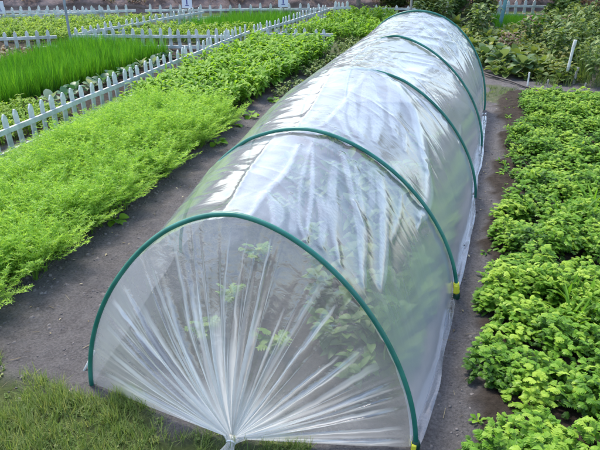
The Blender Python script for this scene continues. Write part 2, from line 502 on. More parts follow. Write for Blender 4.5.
# soil crumbs on the paths
def crumbs():
    ico = [(0, 0, 1), (.89, 0, .45), (.28, .85, .45), (-.72, .53, .45), (-.72, -.53, .45), (.28, -.85, .45), (.72, .53, -.3), (-.28, .85, -.3), (-.89, 0, -.3), (-.28, -.85, -.3), (.72, -.53, -.3)]
    f = [(0, 1, 2), (0, 2, 3), (0, 3, 4), (0, 4, 5), (0, 5, 1), (1, 6, 2), (2, 7, 3), (3, 8, 4), (4, 9, 5), (5, 10, 1), (2, 6, 7), (3, 7, 8), (4, 8, 9), (5, 9, 10), (1, 10, 6)]
    B = np.array(ico); Fi = np.array(f); Vs = []; Fs = []; n = 0
    pts = []
    for k in range(4500):
        if rng.random() < .6: x, y = rng.uniform(-2.45, -1.3), 1.3 + 5.5 * rng.random() ** 1.5
        else: x, y = rng.uniform(-.1, .42), 1.6 + 5.2 * rng.random() ** 1.4
        pts.append((x, y))
    for k in range(900): pts.append((rng.uniform(-1.35, -.1), rng.uniform(1.7, 4)))
    for x, y in pts:
        s = .0016 + .0065 * rng.random() ** 8
        W = B * (1 + rng.normal(0, .22, B.shape)) * s * np.array([1, rng.uniform(.6, 1.3), .5])
        a = rng.uniform(0, 6.28); c, sn = math.cos(a), math.sin(a)
        W = W @ np.array([[c, -sn, 0], [sn, c, 0], [0, 0, 1]]).T
        z = float(height(np.array(x), np.array(y)))
        Vs.append(W + [x, y, z + s * .25]); Fs.append(Fi + n); n += len(B)
    o = link_mesh('soil_crumbs', np.concatenate(Vs), np.concatenate(Fs), M['pebble'])
    tag(o, 'small soil crumbs and grit on the bare paths', 'soil crumbs', kind='stuff')
crumbs()

def soil_litter():
    t = []
    for k in range(6):
        tt = T(); V, F = strip((0, 0, .003), rdir(0, .03), random.uniform(.02, .07), random.uniform(.0015, .003), random.uniform(-.1, .1), 3, lambda q: 1); tt.add(V, F, random.random()); t.append(tt.done())
    for k in range(4):
        tt = T(); V, F = strip((0, 0, .004), rdir(0, .15), random.uniform(.012, .025), random.uniform(.008, .014), .6, 4, fold=.2); tt.add(V, F, random.random()); t.append(tt.done())
    P = []
    for k in range(520):
        if rng.random() < .6: x, y = rng.uniform(-2.35, -1.45), rng.uniform(1.4, 7)
        else: x, y = rng.uniform(.0, .3), rng.uniform(1.5, 7)
        P.append((x, y, float(height(np.array(x), np.array(y))) + .002))
    m = leaf_mat('dry_litter', (.10, .08, .05), (.24, .20, .12), (.42, .38, .26), .1, .8)
    o = scatter('dry_litter', t, P, .6, 1.2, m, .05, .3)
    tag(o, 'bits of straw and dead leaf lying on the soil paths', 'litter', kind='stuff')
    # larger irregular clods pressed into the paths
    Vs = []; Fs = []; n = 0
    for k in range(1500):
        side = rng.random() < .62
        if side: x, y = (rng.uniform(-2.35, -1.4), rng.uniform(1.4, 6.5)) if rng.random() < .5 else (rng.normal(-2.2, .08), rng.uniform(1.4, 6.5))
        else: x, y = rng.normal(.02, .06) if rng.random() < .3 else rng.normal(.22, .06), rng.uniform(1.6, 6.5)
        s = .004 + .012 * rng.random() ** 3
        th = np.linspace(0, 2 * PI, 9)[:-1] + rng.uniform(0, 1)
        r1 = s * (1 + rng.normal(0, .22, 8)); r2 = s * .6 * (1 + rng.normal(0, .25, 8))
        z = float(height(np.array(x), np.array(y)))
        W = np.concatenate([np.stack([x + r1 * np.cos(th), y + r1 * np.sin(th), np.full(8, z - .002)], 1),
                            np.stack([x + r2 * np.cos(th), y + r2 * np.sin(th), z + s * (.4 + rng.normal(0, .12, 8))], 1), [[x, y, z + s * .5]]])
        f = [(i, (i + 1) % 8, 8 + (i + 1) % 8) for i in range(8)] + [(i, 8 + (i + 1) % 8, 8 + i) for i in range(8)] + [(8 + i, 8 + (i + 1) % 8, 16) for i in range(8)]
        Vs.append(W); Fs.append(np.array(f) + n); n += 17
    o = link_mesh('soil_clods', np.concatenate(Vs), np.concatenate(Fs), M['pebble'])
    tag(o, 'irregular clods of earth along the edges of the paths', 'soil clods', kind='stuff')
soil_litter()

# ------------------------------------------------------------------ the planted beds (uncountable foliage)
tc_ = [t_carrot() for _ in range(6)]
P = fill(BED_CARROT, .078, .45, .03)
zs = [(.9 + .22 * float(fbm(np.array(p[0] * 3.5), np.array(p[1] * 3.5), 98, 2))) * float(np.interp(p[0], [-3.52, -3.1], [.35, 1])) for p in P]
o = scatter('carrot_foliage', tc_, P, .7, 1.05, M['carrot'], .09, .12, zs)
tag(o, 'feathery light green carrot tops filling the near left bed', 'carrot tops', kind='stuff')
tl_ = [t_leafy() for _ in range(8)]
P = fill(BED_LEAFY, .085, .45, .03)
o = scatter('leafy_greens', tl_, P, .75, 1.1, M['leafy'], .14, .12)
tag(o, 'dense bright leafy greens in the bed beyond the carrot tops', 'leafy greens', kind='stuff')

def t_clump(R_=.085, h=.165, nl=125):
    t = T()
    for k in range(nl):
        az = random.uniform(0, 2 * PI); q = math.sqrt(random.random()) * R_; z = h * (1 - .55 * (q / R_) ** 2) * random.uniform(.35, 1.0)
        b = np.array([q * math.cos(az), q * math.sin(az), z]); top = z / h
        lobed(t, b, rdir(az + random.gauss(0, .8), random.uniform(.0, 1.2)), random.uniform(.018, .038), random.uniform(.015, .026), random.uniform(.5, 1.4),
              min(.97, max(.02, .05 + .75 * top + random.uniform(-.2, .2))))  # leaves higher in the clump get lighter colours
    return t.done()
tr_ = [t_clump() for _ in range(9)]
P = []
for (x, y) in fill(BED_RIGHT, .118, .36, .02):
    row = math.sin((y + .06 * x) * 2 * PI / .42 + .8 * float(fbm(np.array(x * 2), np.array(y * 2), 77, 2)))
    if row < -.72 and rng.random() < .6: continue
    if float(fbm(np.array(x * 3.1), np.array(y * 3.1), 55, 2)) > .85: continue
    P.append((x, y))
zs = [.92 + .26 * float(fbm(np.array(p[0] * 5), np.array(p[1] * 6), 99, 2)) for p in P]
o = scatter('salad_greens', tr_, P, .75, 1.15, M['lettuce'], .15, .13, zs)
tag(o, 'yellow green lobed salad leaves covering the right hand bed', 'salad greens', kind='stuff')
tn_ = [t_narrow() for _ in range(4)]
P = [(rng.normal(cx, .1), rng.normal(cy, .06)) for cx, cy, n in ((.95, 3.0, 12), (.62, 2.75, 9), (1.25, 3.6, 9), (.75, 3.9, 6), (1.3, 2.2, 6)) for _ in range(n)]
o = scatter('narrow_leaved_greens', tn_, P, .8, 1.2, M['leafy'], .15, .15)
tag(o, 'clumps of narrow darker leaves growing among the salad greens', 'greens', kind='stuff')

tb_ = [t_blades() for _ in range(6)]
P = fill(BED_CHIVE, .055, .5, .03)
o = scatter('chives', tb_, P, .6, 1.08, M['chive'], .05, .15)
tag(o, 'tall bright green chives in the plot behind the near fence', 'chives', kind='stuff')
P = fill([(-4.85, 3.9), (-3.95, 3.4), (-3.95, 5.1), (-4.7, 5.0)], .085)
o = scatter('low_greens', tl_, P, .4, .6, M['seedling'], .1)
tag(o, 'low pale green seedlings between near fence and chives', 'seedlings', kind='stuff')
# small mixed seedlings between chives row and far cross fence
P = fill([(-7.4, 6.3), (-6.3, 6.3), (-6.15, 7.9), (-7.4, 7.4)], .12)
o = scatter('brown_seedlings', [t_rosette(7, .06, .05) for _ in range(4)], P, .7, 1.3, M['brownleaf'], .1)
tag(o, 'brownish seedlings in the strip left of the tall chives', 'seedlings', kind='stuff')
P = fill([(-9.5, 8.0), (-6.45, 8.4), (-6.2, 10.9), (-9.5, 9.6)], .12)
o = scatter('far_salad_greens', tl_, P, .5, .75, M['seedling'], .1)
tag(o, 'low yellow green crop in the far left plot behind the pole', 'greens', kind='stuff')
P = fill([(-6.0, 8.6), (-3.95, 9.2), (-3.8, 10.3), (-5.9, 9.7)], .12)
o = scatter('seedling_rows', tl_, P, .5, .85, M['seedling'], .1)
tag(o, 'yellow green rows behind the middle cross fence', 'greens', kind='stuff')
P = fill([(-5.6, 9.9), (-3.9, 10.5), (-3.75, 12.1), (-5.0, 11.6)], .07)
o = scatter('far_chives', tb_, P, .6, .85, M['chive'], .05)
tag(o, 'small patch of bright green chives near the back fence', 'chives', kind='stuff')
P = fill([(-3.35, 9.7), (-1.6, 10.0), (-1.9, 12.6), (-2.9, 12.4)], .14)
o = scatter('spinach_rows', tl_, P, .7, 1.05, M['leafy'], .1)
tag(o, 'leafy greens in the small plot by the bare tree trunk', 'greens', kind='stuff')
P = fill([(.0, 11.75), (.95, 12.1), (.95, 13.6), (-.15, 13.3)], .07)
o = scatter('chive_patch', tb_, P, .45, .6, M['chive'], .05)
tag(o, 'bright green chives before the short white fence at right', 'chives', kind='stuff')

# weedy strip along the paths
P = [(rng.normal(-2.1, .12), y) for y in np.arange(6.3, 10.5, .045)] + [(rng.uniform(-2.3, -1.7), rng.uniform(7.5, 11)) for _ in range(160)]
o = scatter('path_weeds', [t_leafy(.09, 20, .02, .045, .03) for _ in range(4)], P, .6, 1.3, M['weed'], .1)
tag(o, 'low weeds greening the far end of the left path', 'weeds', kind='stuff')

# foreground grass
Pg = []
while len(Pg) < 6500:
    x, y = rng.uniform(-2.6, -.45), rng.uniform(.85, 1.78)
    lim = 1.58 + .09 * float(fbm(np.array(x * 4), np.array(y * 4), 31, 3)) + (.0 if x < -1.5 else -.02) - .08 * max(0, x + 1.1)
    if y > lim: continue
    dens = .45 + .5 * float(fbm(np.array(x * 5), np.array(y * 5), 12, 3))
    if rng.random() < dens: Pg.append((x, y))
tg_ = [t_blades(9, .08, .0028, .02, .6, 1.1) for _ in range(8)]
o = scatter('grass', tg_, Pg, .3, 1.0, M['grass'], .2, .2)
tag(o, 'patchy short grass in the near left corner before the tunnel', 'grass', kind='stuff')
Pm = [p for p in Pg if rng.random() < .16]
o = scatter('clover', [t_leafy(.022, 16, .011, .016, .02) for _ in range(4)], Pm, .35, .75, M['grass'], .1, .25)
tag(o, 'tiny low clover leaves between the grass blades in front', 'clover', kind='stuff')
# tufts along path borders
P = [(rng.normal(.12 + .02 * y, .03), y) for y in np.arange(1.6, 7, .07) if rng.random() < .55]
o = scatter('edge_sprouts', [t_rosette(7, .05, .025, (.2, 1.1), .01) for _ in range(4)], P, .3, .8, M['leafy'], .1)
tag(o, 'small sprouts along the path edge of the salad bed', 'sprouts', kind='stuff')

# ------------------------------------------------------------------ tunnel
HP = [(-.089, 1.673, 1.339, .862, 1.758, .044, .027), (-.022, 2.736, 1.60, .835, 1.797, -.008, -.027),
      (.009, 4.09, 1.74, .874, 1.759, -.002, -.016), (.004, 5.254, 1.68, .89, 1.748, 0, -.011), (-.015, 6.374, 1.474, .955, 1.99, -.001, .002)]
def spow(c, p): return np.sign(c) * np.abs(c) ** p
def hoop_pt(prm, a):
    xr, y, W, H, e, yaw, s = prm
    a = np.asarray(a, float)
    cx = spow(np.cos(a), 2 / e); cz = np.sin(np.clip(a, 0, PI)) ** (2 / e)
    Xl = (cx - 1) * W / 2
    return np.stack([xr + Xl * math.cos(yaw), y + Xl * math.sin(yaw) + s * cz, cz * H], -1)
# arc-length even angles
def even_angles(prm, n):
    a = np.linspace(0, PI, 2000); p = hoop_pt(prm, a); s = np.concatenate([[0], np.cumsum(np.linalg.norm(np.diff(p, axis=0), axis=1))])
    return np.interp(np.linspace(0, s[-1], n), s, a)

TUN = empty('grow_tunnel', (-.75, 1.67, 0), 'long clear plastic grow tunnel on green hoops with gathered front end', 'grow tunnel')
def child(o):
    o.parent = TUN; o.matrix_parent_inverse = Matrix.Translation((.75, -1.67, 0)); return o

NU, NV = 300, 1400
us = np.linspace(0, 1, NU)
A_ = [np.interp(us, np.linspace(0, 1, 400), even_angles(p, 400)) for p in HP]
HPp = [hoop_pt(HP[k], A_[k]) for k in range(5)]
hy = np.array([p[1] for p in HP])
# tension folds of the slack film, bright sky sheen drawn into their opacity: (width in m, strength, [(bay, position round the arc), ...])
SHEEN_FOLDS = [
    (0.073, 0.9, [(1.922, 0.388), (1.752, 0.346), (1.677, 0.318), (1.497, 0.273), (1.302, 0.236)]),
    (0.050, 0.8, [(1.342, 0.238), (1.176, 0.213), (0.991, 0.211), (0.881, 0.216)]),
    (0.047, 0.7, [(1.972, 0.431), (1.787, 0.391), (1.472, 0.356), (1.322, 0.336)]),
    (0.059, 0.6, [(1.867, 0.466), (1.602, 0.421), (1.292, 0.381), (1.151, 0.368)]),
    (0.039, 0.5, [(1.862, 0.469), (1.562, 0.436), (1.217, 0.409), (1.076, 0.396)]),
    (0.045, 0.6, [(1.782, 0.499), (1.327, 0.444), (1.101, 0.409)]),
    (0.029, 0.5, [(1.482, 0.476), (1.232, 0.459), (1.061, 0.424)]),
    (0.026, 0.6, [(1.877, 0.471), (1.367, 0.476), (1.076, 0.481)]),
    (0.014, 0.5, [(0.876, 0.476), (0.476, 0.451), (0.17, 0.419), (0.045, 0.393)]),
    (0.014, 0.7, [(0.856, 0.471), (0.471, 0.431), (0.24, 0.409), (0.05, 0.391)]),
    (0.019, 0.8, [(0.821, 0.494), (0.486, 0.484), (0.245, 0.489), (0.07, 0.484), (0.0, 0.484)]),
    (0.034, 0.5, [(0.25, 0.484), (0.16, 0.456), (0.0, 0.439)]),
    (0.023, 0.4, [(0.315, 0.451), (0.145, 0.426), (0.025, 0.414)]),
    (0.036, 0.6, [(0.751, 0.416), (0.476, 0.393), (0.255, 0.366), (0.09, 0.331)]),
    (0.035, 0.6, [(0.401, 0.411), (0.265, 0.386), (0.085, 0.368)]),
    (0.033, 0.7, [(0.871, 0.414), (0.686, 0.381), (0.536, 0.351), (0.436, 0.321)]),
    (0.041, 0.7, [(0.531, 0.351), (0.406, 0.321), (0.25, 0.298), (0.12, 0.278)]),
    (0.023, 0.5, [(0.856, 0.386), (0.636, 0.351), (0.491, 0.323)]),
    (0.056, 0.8, [(0.881, 0.333), (0.681, 0.298), (0.471, 0.271), (0.22, 0.243)]),
    (0.019, 0.4, [(0.901, 0.276), (0.736, 0.261), (0.526, 0.256)]),
    (0.014, 0.5, [(0.906, 0.213), (0.806, 0.211)]),
    (0.028, 0.4, [(0.901, 0.358), (0.681, 0.326), (0.516, 0.316)]),
    (0.035, 0.5, [(1.502, 0.358), (1.447, 0.326), (1.272, 0.301)]),
    (0.055, 0.5, [(2.053, 0.461), (2.223, 0.414), (2.433, 0.363), (2.849, 0.321)]),
    (0.034, 0.5, [(1.987, 0.456), (2.313, 0.434), (2.663, 0.421)]),
    (0.027, 0.5, [(2.003, 0.459), (2.298, 0.456), (2.643, 0.449)]),
    (0.041, 0.4, [(2.063, 0.381), (2.343, 0.351), (2.768, 0.331)]),
    (0.034, 0.5, [(1.992, 0.366), (2.273, 0.336), (2.753, 0.298)]),
    (0.044, 0.5, [(3.229, 0.353), (3.519, 0.368), (3.775, 0.371)]),
    (0.049, 0.5, [(2.829, 0.459), (3.264, 0.439), (3.635, 0.406)]),
    (0.042, 0.5, [(2.969, 0.464), (3.489, 0.461), (3.71, 0.456)]),
    (0.050, 0.4, [(2.979, 0.321), (3.184, 0.296), (3.489, 0.276)]),
    (0.020, 0.5, [(1.962, 0.17), (2.158, 0.168), (2.303, 0.17)]),
    (0.027, 0.4, [(1.962, 0.544), (2.148, 0.521), (2.518, 0.504)]),
    (0.034, 0.4, [(2.854, 0.622), (3.264, 0.617), (3.144, 0.539)]),
    (0.034, 0.4, [(2.023, 0.471), (2.348, 0.484), (2.708, 0.474)]),
]
# bunched pleats of the tied end sheet, their brightness drawn into the opacity: (position round the arch, reach towards the arch, width, strength)
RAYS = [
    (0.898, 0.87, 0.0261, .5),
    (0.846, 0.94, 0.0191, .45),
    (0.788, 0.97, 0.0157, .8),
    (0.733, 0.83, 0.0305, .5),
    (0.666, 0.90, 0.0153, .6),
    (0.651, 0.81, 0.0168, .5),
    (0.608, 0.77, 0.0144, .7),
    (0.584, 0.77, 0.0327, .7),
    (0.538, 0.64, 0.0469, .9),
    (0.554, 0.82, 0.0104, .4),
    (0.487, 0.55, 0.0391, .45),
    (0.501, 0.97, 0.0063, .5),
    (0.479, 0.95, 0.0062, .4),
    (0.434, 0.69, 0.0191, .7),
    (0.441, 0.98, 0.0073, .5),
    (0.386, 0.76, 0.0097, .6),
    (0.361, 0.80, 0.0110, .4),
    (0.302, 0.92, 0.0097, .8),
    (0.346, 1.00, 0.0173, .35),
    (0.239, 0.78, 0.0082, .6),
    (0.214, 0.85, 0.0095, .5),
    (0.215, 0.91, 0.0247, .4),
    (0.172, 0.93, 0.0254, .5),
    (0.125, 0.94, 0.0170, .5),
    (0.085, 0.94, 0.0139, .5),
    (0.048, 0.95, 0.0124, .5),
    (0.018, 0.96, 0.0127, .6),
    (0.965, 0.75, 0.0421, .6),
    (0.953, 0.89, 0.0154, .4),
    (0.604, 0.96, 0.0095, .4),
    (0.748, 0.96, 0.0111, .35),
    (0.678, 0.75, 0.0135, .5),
]

def film_surface():
    vs = np.linspace(0, 4, NV)
    G = np.zeros((NV, NU, 3)); cre_sheen = np.zeros((NV, NU))
    for i, v in enumerate(vs):
        k = min(3, int(v)); t = v - k
        Pk = HPp[k] * (1 - t) + HPp[k + 1] * t
        # mild sag of the film between hoops
        cen = np.array([Pk[:, 0].mean(), Pk[:, 1].mean(), .15])
        sg = (.034 - .030 * np.clip((us - .55) / .12, 0, 1)) * 4 * t * (1 - t)
        Q = Pk.copy()
        w = np.sin(us * PI)
        Q[:, 0] += (cen[0] - Q[:, 0]) * sg * w
        Q[:, 2] += (cen[2] - Q[:, 2]) * sg * w
        G[i] = Q
    # normals
    du = np.gradient(G, axis=1); dv = np.gradient(G, axis=0)
    Nn = np.cross(dv, du); Nn /= np.linalg.norm(Nn, axis=2)[..., None] + 1e-9
    V_, U_ = np.meshgrid(vs, us, indexing='ij')
    k = np.minimum(3, V_.astype(int)); t = V_ - k
    y = G[..., 1]
    # folds that run down round the arc, fanning from the crest between hoops
    crest = .53
    fan = y - 1.15 * np.minimum(U_ - crest, .1) * (1.15 - .5 * t)
    warp = .03 * vnoise(U_ * 4, y * 3, 5)
    n1 = vnoise((fan + warp) * 6.5, U_ * 1.6, 11); n2 = vnoise((fan + warp) * 12, U_ * 2.6, 12)
    n3 = vnoise((fan + warp * .7) * 30, U_ * 4.5, 13)
    ridg1 = (1 - np.abs(n1)) ** 2.2; ridg2 = (1 - np.abs(n2)) ** 2
    mask = np.exp(-((U_ - .36) / .19) ** 2) + .38 * np.exp(-((U_ - .62) / .12) ** 2)
    sec = np.array([1.0, 1.15, .85, .9])[k] 
    live = np.clip(.55 + .7 * vnoise(y * 1.7, U_ * 3.0, 21), .08, 1.2)
    m = .32 * mask * sec * live * (.35 + .65 * np.sin(np.clip(t, 0, 1) * PI) ** .5)
    D = m * (.026 * ridg1 + .013 * ridg2)
    # long diagonal tension folds on the far sections and the left slope
    n4 = vnoise((y * .9 + U_ * 3.2) * 7, (U_ * 2 - y) * .7, 31)
    D += .010 * (1 - np.abs(n4)) ** 3 * np.clip((V_ - 2.0), .12, 1) * np.exp(-((U_ - .42) / .24) ** 2)
    n5 = vnoise((y * 1.3 - U_ * 2.0) * 9, (U_ * 2 + y) * .8, 33)
    D += .003 * (1 - np.abs(n5)) ** 3 * np.exp(-((U_ - .66) / .2) ** 2)
    # sharp ridge along the crest
    cl = .535 + .02 * vnoise(y * 1.3, y * 0, 44) + .03 * (t - .5)
    D += .010 * np.exp(-(np.abs(U_ - cl) / .006)) * np.clip(1.2 * np.sin(t * PI), 0, 1) * (V_ < 3.05)
    # ruffle where it bears on each hoop
    near = np.minimum(t, 1 - t)
    ruf = np.exp(-(near / .045) ** 2)
    D += ruf * .0035 * vnoise(U_ * 75, y * 6, 51) * (U_ > .12)
    # slack undulation low on the sides
    D += .006 * vnoise(y * 3.1 + U_ * 2, U_ * 7 - y, 64) * np.clip((U_ - .42) / .12, 0, 1) * np.sin(U_ * PI) + .002 * vnoise(y * 9 + U_ * 9, U_ * 15, 65) * np.clip((U_ - .42) / .12, 0, 1)
    D += .006 * vnoise(y * 2.4, U_ * 5, 61) * np.sin(U_ * PI) + .012 * vnoise(y * 1.9, U_ * 0, 62) * np.exp(-U_ / .12)
    fold_sheen = np.zeros_like(y)
    S_ = U_ * 2.2
    yw = y + .008 * vnoise(y * 4, S_ * 6, 91) + .0010 * vnoise(y * 20, S_ * 14, 92)
    sw = S_ + .004 * vnoise(y * 8, S_ * 8, 93)
    for fi, (wm, st, pl) in enumerate(SHEEN_FOLDS):
        pc = []
        for (pv, pu) in pl:
            kk = min(3, int(pv)); pc.append((hy[kk] * (1 - pv + kk) + hy[kk + 1] * (pv - kk), pu * 2.2, 0))
        c = catmull(pc, 6)[:, :2]; n = len(c); best = np.full(y.shape, 9.0); par = np.zeros_like(y)
        for q in range(n - 1):
            a0, b0 = c[q], c[q + 1]; dx, dy = b0 - a0; l2 = dx * dx + dy * dy + 1e-12
            tt = np.clip(((yw - a0[0]) * dx + (sw - a0[1]) * dy) / l2, 0, 1)
            dd = np.hypot(yw - a0[0] - tt * dx, sw - a0[1] - tt * dy)
            up = dd < best; best = np.where(up, dd, best); par = np.where(up, (q + tt) / (n - 1), par)
        hw = wm * .62 * (.45 + .75 * np.sin(np.clip(par, .02, .98) * PI) ** .6) * (1 + .3 * vnoise(par * 4, par * 0 + fi, 94))
        core = np.clip((hw - best) / (hw * .30 + .0015), 0, 1)
        end = np.clip(np.minimum(par, 1 - par) / .12, 0, 1)
        inner = .55 + .45 * np.clip(np.abs(vnoise(best * 330 + fi * 3, par * 4 + fi, 95) + .5 * vnoise(sw * 35, yw * 25, 96)) * 1.6, 0, 1)
        fold_sheen = np.maximum(fold_sheen, st * core * (.35 + .65 * end) * inner)
        D += st * np.exp(-(best / (hw * 1.1 + .003)) ** 2) * (.005 + .10 * hw)
    D -= .002
    G += Nn * D[..., None]
    cre_sheen = m * (np.clip(ridg1 - .6, 0, 1) * 2.6 * np.clip(n2 + .5, 0, 1) + np.clip(ridg2 - .72, 0, 1) * 2.3)
    lum = vnoise(y * 5 + U_ * 3, U_ * 9 - y * 2, 81); n6 = vnoise((fan + warp) * 26, U_ * 3.2, 83)
    cre_sheen += np.clip(1 - np.abs(n6) * 5, 0, 1) * .35 * np.clip(lum, 0, 1) * np.exp(-((U_ - .45) / .28) ** 2)
    cre_sheen += np.clip(1 - np.abs(n4) * 9, 0, 1) * .30 * np.clip(V_ - 1.8, .0, 1) * np.clip(.4 + lum, 0, 1) * np.exp(-((U_ - .42) / .22) ** 2)
    cre_sheen += .35 * np.exp(-(np.abs(U_ - cl) / .004)) * (V_ < 3.05)
    cre_sheen = np.maximum(cre_sheen * .8, fold_sheen * .80)  # bright reflection streaks put into opacity on top of real creases
    cre_sheen += .36 * np.clip((.42 - U_) / .30, 0, 1) + .17 * np.clip((U_ - .52) / .25, 0, 1) * (.75 + .5 * vnoise(y * 2.5, U_ * 6, 88))   # pale sky sheen painted into the film's opacity down both sides
    # skirts lying on the soil
    def skirt(side):
        rows = []
        E = G[:, 0] if side > 0 else G[:, -1]
        for j, (dx, dz) in enumerate(((.0, .0), (.008, -.004), (.018, .003), (.03, .004))):
            W = E.copy(); W[:, 2] = .012 + dz * .5 + .004 * vnoise(W[:, 1] * 12, W[:, 1] * 0 + j, 70)
            if j == 0: W[:, 2] = E[:, 2] * 0 + .035
            W[:, 0] += side * dx * (1 + .5 * vnoise(W[:, 1] * 4, W[:, 1] * 0 + 3, 71)); rows.append(W)
        return rows
    R = skirt(1); Lr = skirt(-1)
    G = np.concatenate([np.stack(R[::-1][:3], 1), G, np.stack(Lr[1:], 1)], 1)
    cre_sheen = np.concatenate([np.full((NV, 3), .08), cre_sheen, np.full((NV, 3), .02)], 1)
    cre_sheen[:, 3:5] += .12
    G[:, :-3, 2] = np.maximum(G[:, :-3, 2], .010)
    G[:, -3:, 2] = np.array([-.01, -.03, -.05])[None, :]
    nv, nu = G.shape[:2]
    idx = np.arange(nv * nu).reshape(nv, nu)
    F = np.stack([idx[:-1, :-1], idx[1:, :-1], idx[1:, 1:], idx[:-1, 1:]], -1).reshape(-1, 4)
    o = link_mesh('film_cover', G.reshape(-1, 3), F, M['film'], smooth=True, attrs={'crease_sheen': np.clip(cre_sheen, 0, 1.2).ravel()})
    return child(o)
film_surface()

def end_panel(prm, G0, sgn, N_=26, seed=3, name='gathered_end_panel', mat='fan', dense=1.0):
    na, nr = 1100, 110
    aa = even_angles(prm, na)
    w = np.linspace(0, 1, na)
    r = np.linspace(.03, 1, nr)[:, None]
    ph = w * N_ * 2 * PI + 1.6 * vnoise(w * 11, w * 0, seed) * PI + .9 * vnoise(w * 29, w * 0, seed + 1) * PI
    W_, R_ = np.meshgrid(w, r[:, 0])
    PH = ph[None, :] + .5 * vnoise(W_ * 30, R_ * 2.5, seed + 5)
    edge = np.clip(np.minimum(W_, 1 - W_) / .03, 0, 1)
    fold = np.clip((.92 - R_) / .6, 0, 1)
    amt = np.clip(.7 + .8 * vnoise(W_ * 13, R_ * .8, seed + 2), .0, 1.3)
    dw = (1.25 / (N_ * 2 * PI)) * np.sin(PH * 1.0 + 1.0) * fold * amt * edge * 1.6
    w2 = np.clip(W_ + dw, 0, 1)
    A2 = np.interp(w2, w, aa)
    H = hoop_pt(prm, A2)
    # straight foot-to-gather edges dip to the ground
    P = G0 + (H - G0) * R_[..., None]
    belly = .05 * np.sin(R_ * PI) * np.sin(W_ * PI)
    tau = np.clip(.35 + .9 * vnoise(W_ * 9, R_ * .5, seed + 8), .12, 1.2)
    amp = np.minimum(.027, .055 * R_ + .004) * np.clip((1.04 - R_) / .75, .05, 1) * tau * edge
    disp = dense * amp * (np.sin(PH) + .35 * np.sin(2.3 * PH + 1))
    P[..., 1] += sgn * (disp + belly)
    P[..., 2] += .35 * disp
    P[..., 2] = np.maximum(P[..., 2], .012 + .004 * np.sin(PH))
    # doubled film on fold crests and where the sheet is bunched to the tie
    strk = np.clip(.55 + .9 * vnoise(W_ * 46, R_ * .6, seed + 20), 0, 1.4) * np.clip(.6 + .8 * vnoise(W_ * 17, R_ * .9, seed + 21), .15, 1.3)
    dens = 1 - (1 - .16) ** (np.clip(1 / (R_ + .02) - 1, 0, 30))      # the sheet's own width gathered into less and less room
    cre_sheen = dens * (.6 + .9 * strk) * (1 + .9 * np.exp(-((W_ - .52) / .13) ** 2)) + (np.clip(np.sin(PH) - .55, 0, 1) * 1.5 * tau + .42 * np.clip(strk - .7, 0, 1)) * np.clip(1.05 - R_, 0, 1) ** .7
    cre_sheen *= np.where(W_ > .5, .5, .36)
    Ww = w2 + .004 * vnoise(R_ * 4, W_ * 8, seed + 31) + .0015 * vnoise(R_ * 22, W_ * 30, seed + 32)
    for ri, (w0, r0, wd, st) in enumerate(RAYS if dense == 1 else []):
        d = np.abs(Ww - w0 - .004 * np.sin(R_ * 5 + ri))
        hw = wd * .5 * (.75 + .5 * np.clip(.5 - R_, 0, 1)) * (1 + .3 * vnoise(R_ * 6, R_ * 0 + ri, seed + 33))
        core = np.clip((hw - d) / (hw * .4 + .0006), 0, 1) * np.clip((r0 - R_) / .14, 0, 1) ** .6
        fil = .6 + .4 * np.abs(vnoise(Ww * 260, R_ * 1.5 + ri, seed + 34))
        cre_sheen = np.maximum(cre_sheen, 2.0 * st * core * fil * (.85 + .2 * np.clip(.6 - R_, 0, 1)))
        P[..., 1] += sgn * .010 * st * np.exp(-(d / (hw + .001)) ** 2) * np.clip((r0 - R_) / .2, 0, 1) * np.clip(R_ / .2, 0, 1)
    cre_sheen = np.maximum(cre_sheen, np.clip(.38 - R_, 0, 1) * 6 * (.75 + .5 * strk))
    cre_sheen += .5 * np.exp(-np.minimum(W_, 1 - W_) / .035) * np.clip(1.1 - R_, 0, 1)
    idx = np.arange(na * nr).reshape(nr, na)
    F = np.stack([idx[:-1, :-1], idx[1:, :-1], idx[1:, 1:], idx[:-1, 1:]], -1).reshape(-1, 4)
    o = link_mesh(name, P.reshape(-1, 3), F, M[mat], smooth=True, attrs={'crease_sheen': np.clip(cre_sheen * dense, 0, 1.2).ravel()})
    return child(o)
G0 = np.array([-.732, 1.49, .03])
end_panel(HP[0], G0, -1)
G1 = np.array([-.78, 6.5, .03])
end_panel(HP[4], G1, 1, 26, 9, 'back_end_panel', 'fan', .25)

# bunched tail of the front panel, tied and trailing on the grass
def tail(G, d):
    n, ns = 14, 48; V = []
    d = np.array(d, float); d /= np.linalg.norm(d); s = np.cross(d, [0, 0, 1]); s /= np.linalg.norm(s); u = np.cross(s, d)
    for i in range(n):
        t = i / (n - 1); rad = (.05 * (1 - t / .3) ** 1.5 + .014) if t < .3 else .014 + .045 * ((t - .3) / .7) ** 1.2
        c = G + d * (t * .19 - .035) + np.array([0, 0, -.012 * t])
        for j in range(ns):
            a = 2 * PI * j / ns; r = rad * (1 + .22 * math.sin(a * 9 + t) + .1 * math.sin(a * 17 + 2 * t))
            p = c + r * (math.cos(a) * s + .5 * math.sin(a) * u); p[2] = max(p[2], .012); V.append(p)
    F = [(i * ns + j, i * ns + (j + 1) % ns, (i + 1) * ns + (j + 1) % ns, (i + 1) * ns + j) for i in range(n - 1) for j in range(ns)]
    o = child(link_mesh('bunched_tail', np.array(V), F, M['fan'], smooth=True, attrs={'crease_sheen': np.full(len(V), .35)}))
    V2, F2 = tube([G + d * .018 + .017 * (math.cos(a) * s + .55 * math.sin(a) * u) for a in np.linspace(0, 2 * PI, 22)], .003, 6)
    child(link_mesh('tie', np.array(V2), F2, M['knot'], smooth=True))
tail(G0, (.05, -1, 0))
tail(G1, (.05, 1, 0))

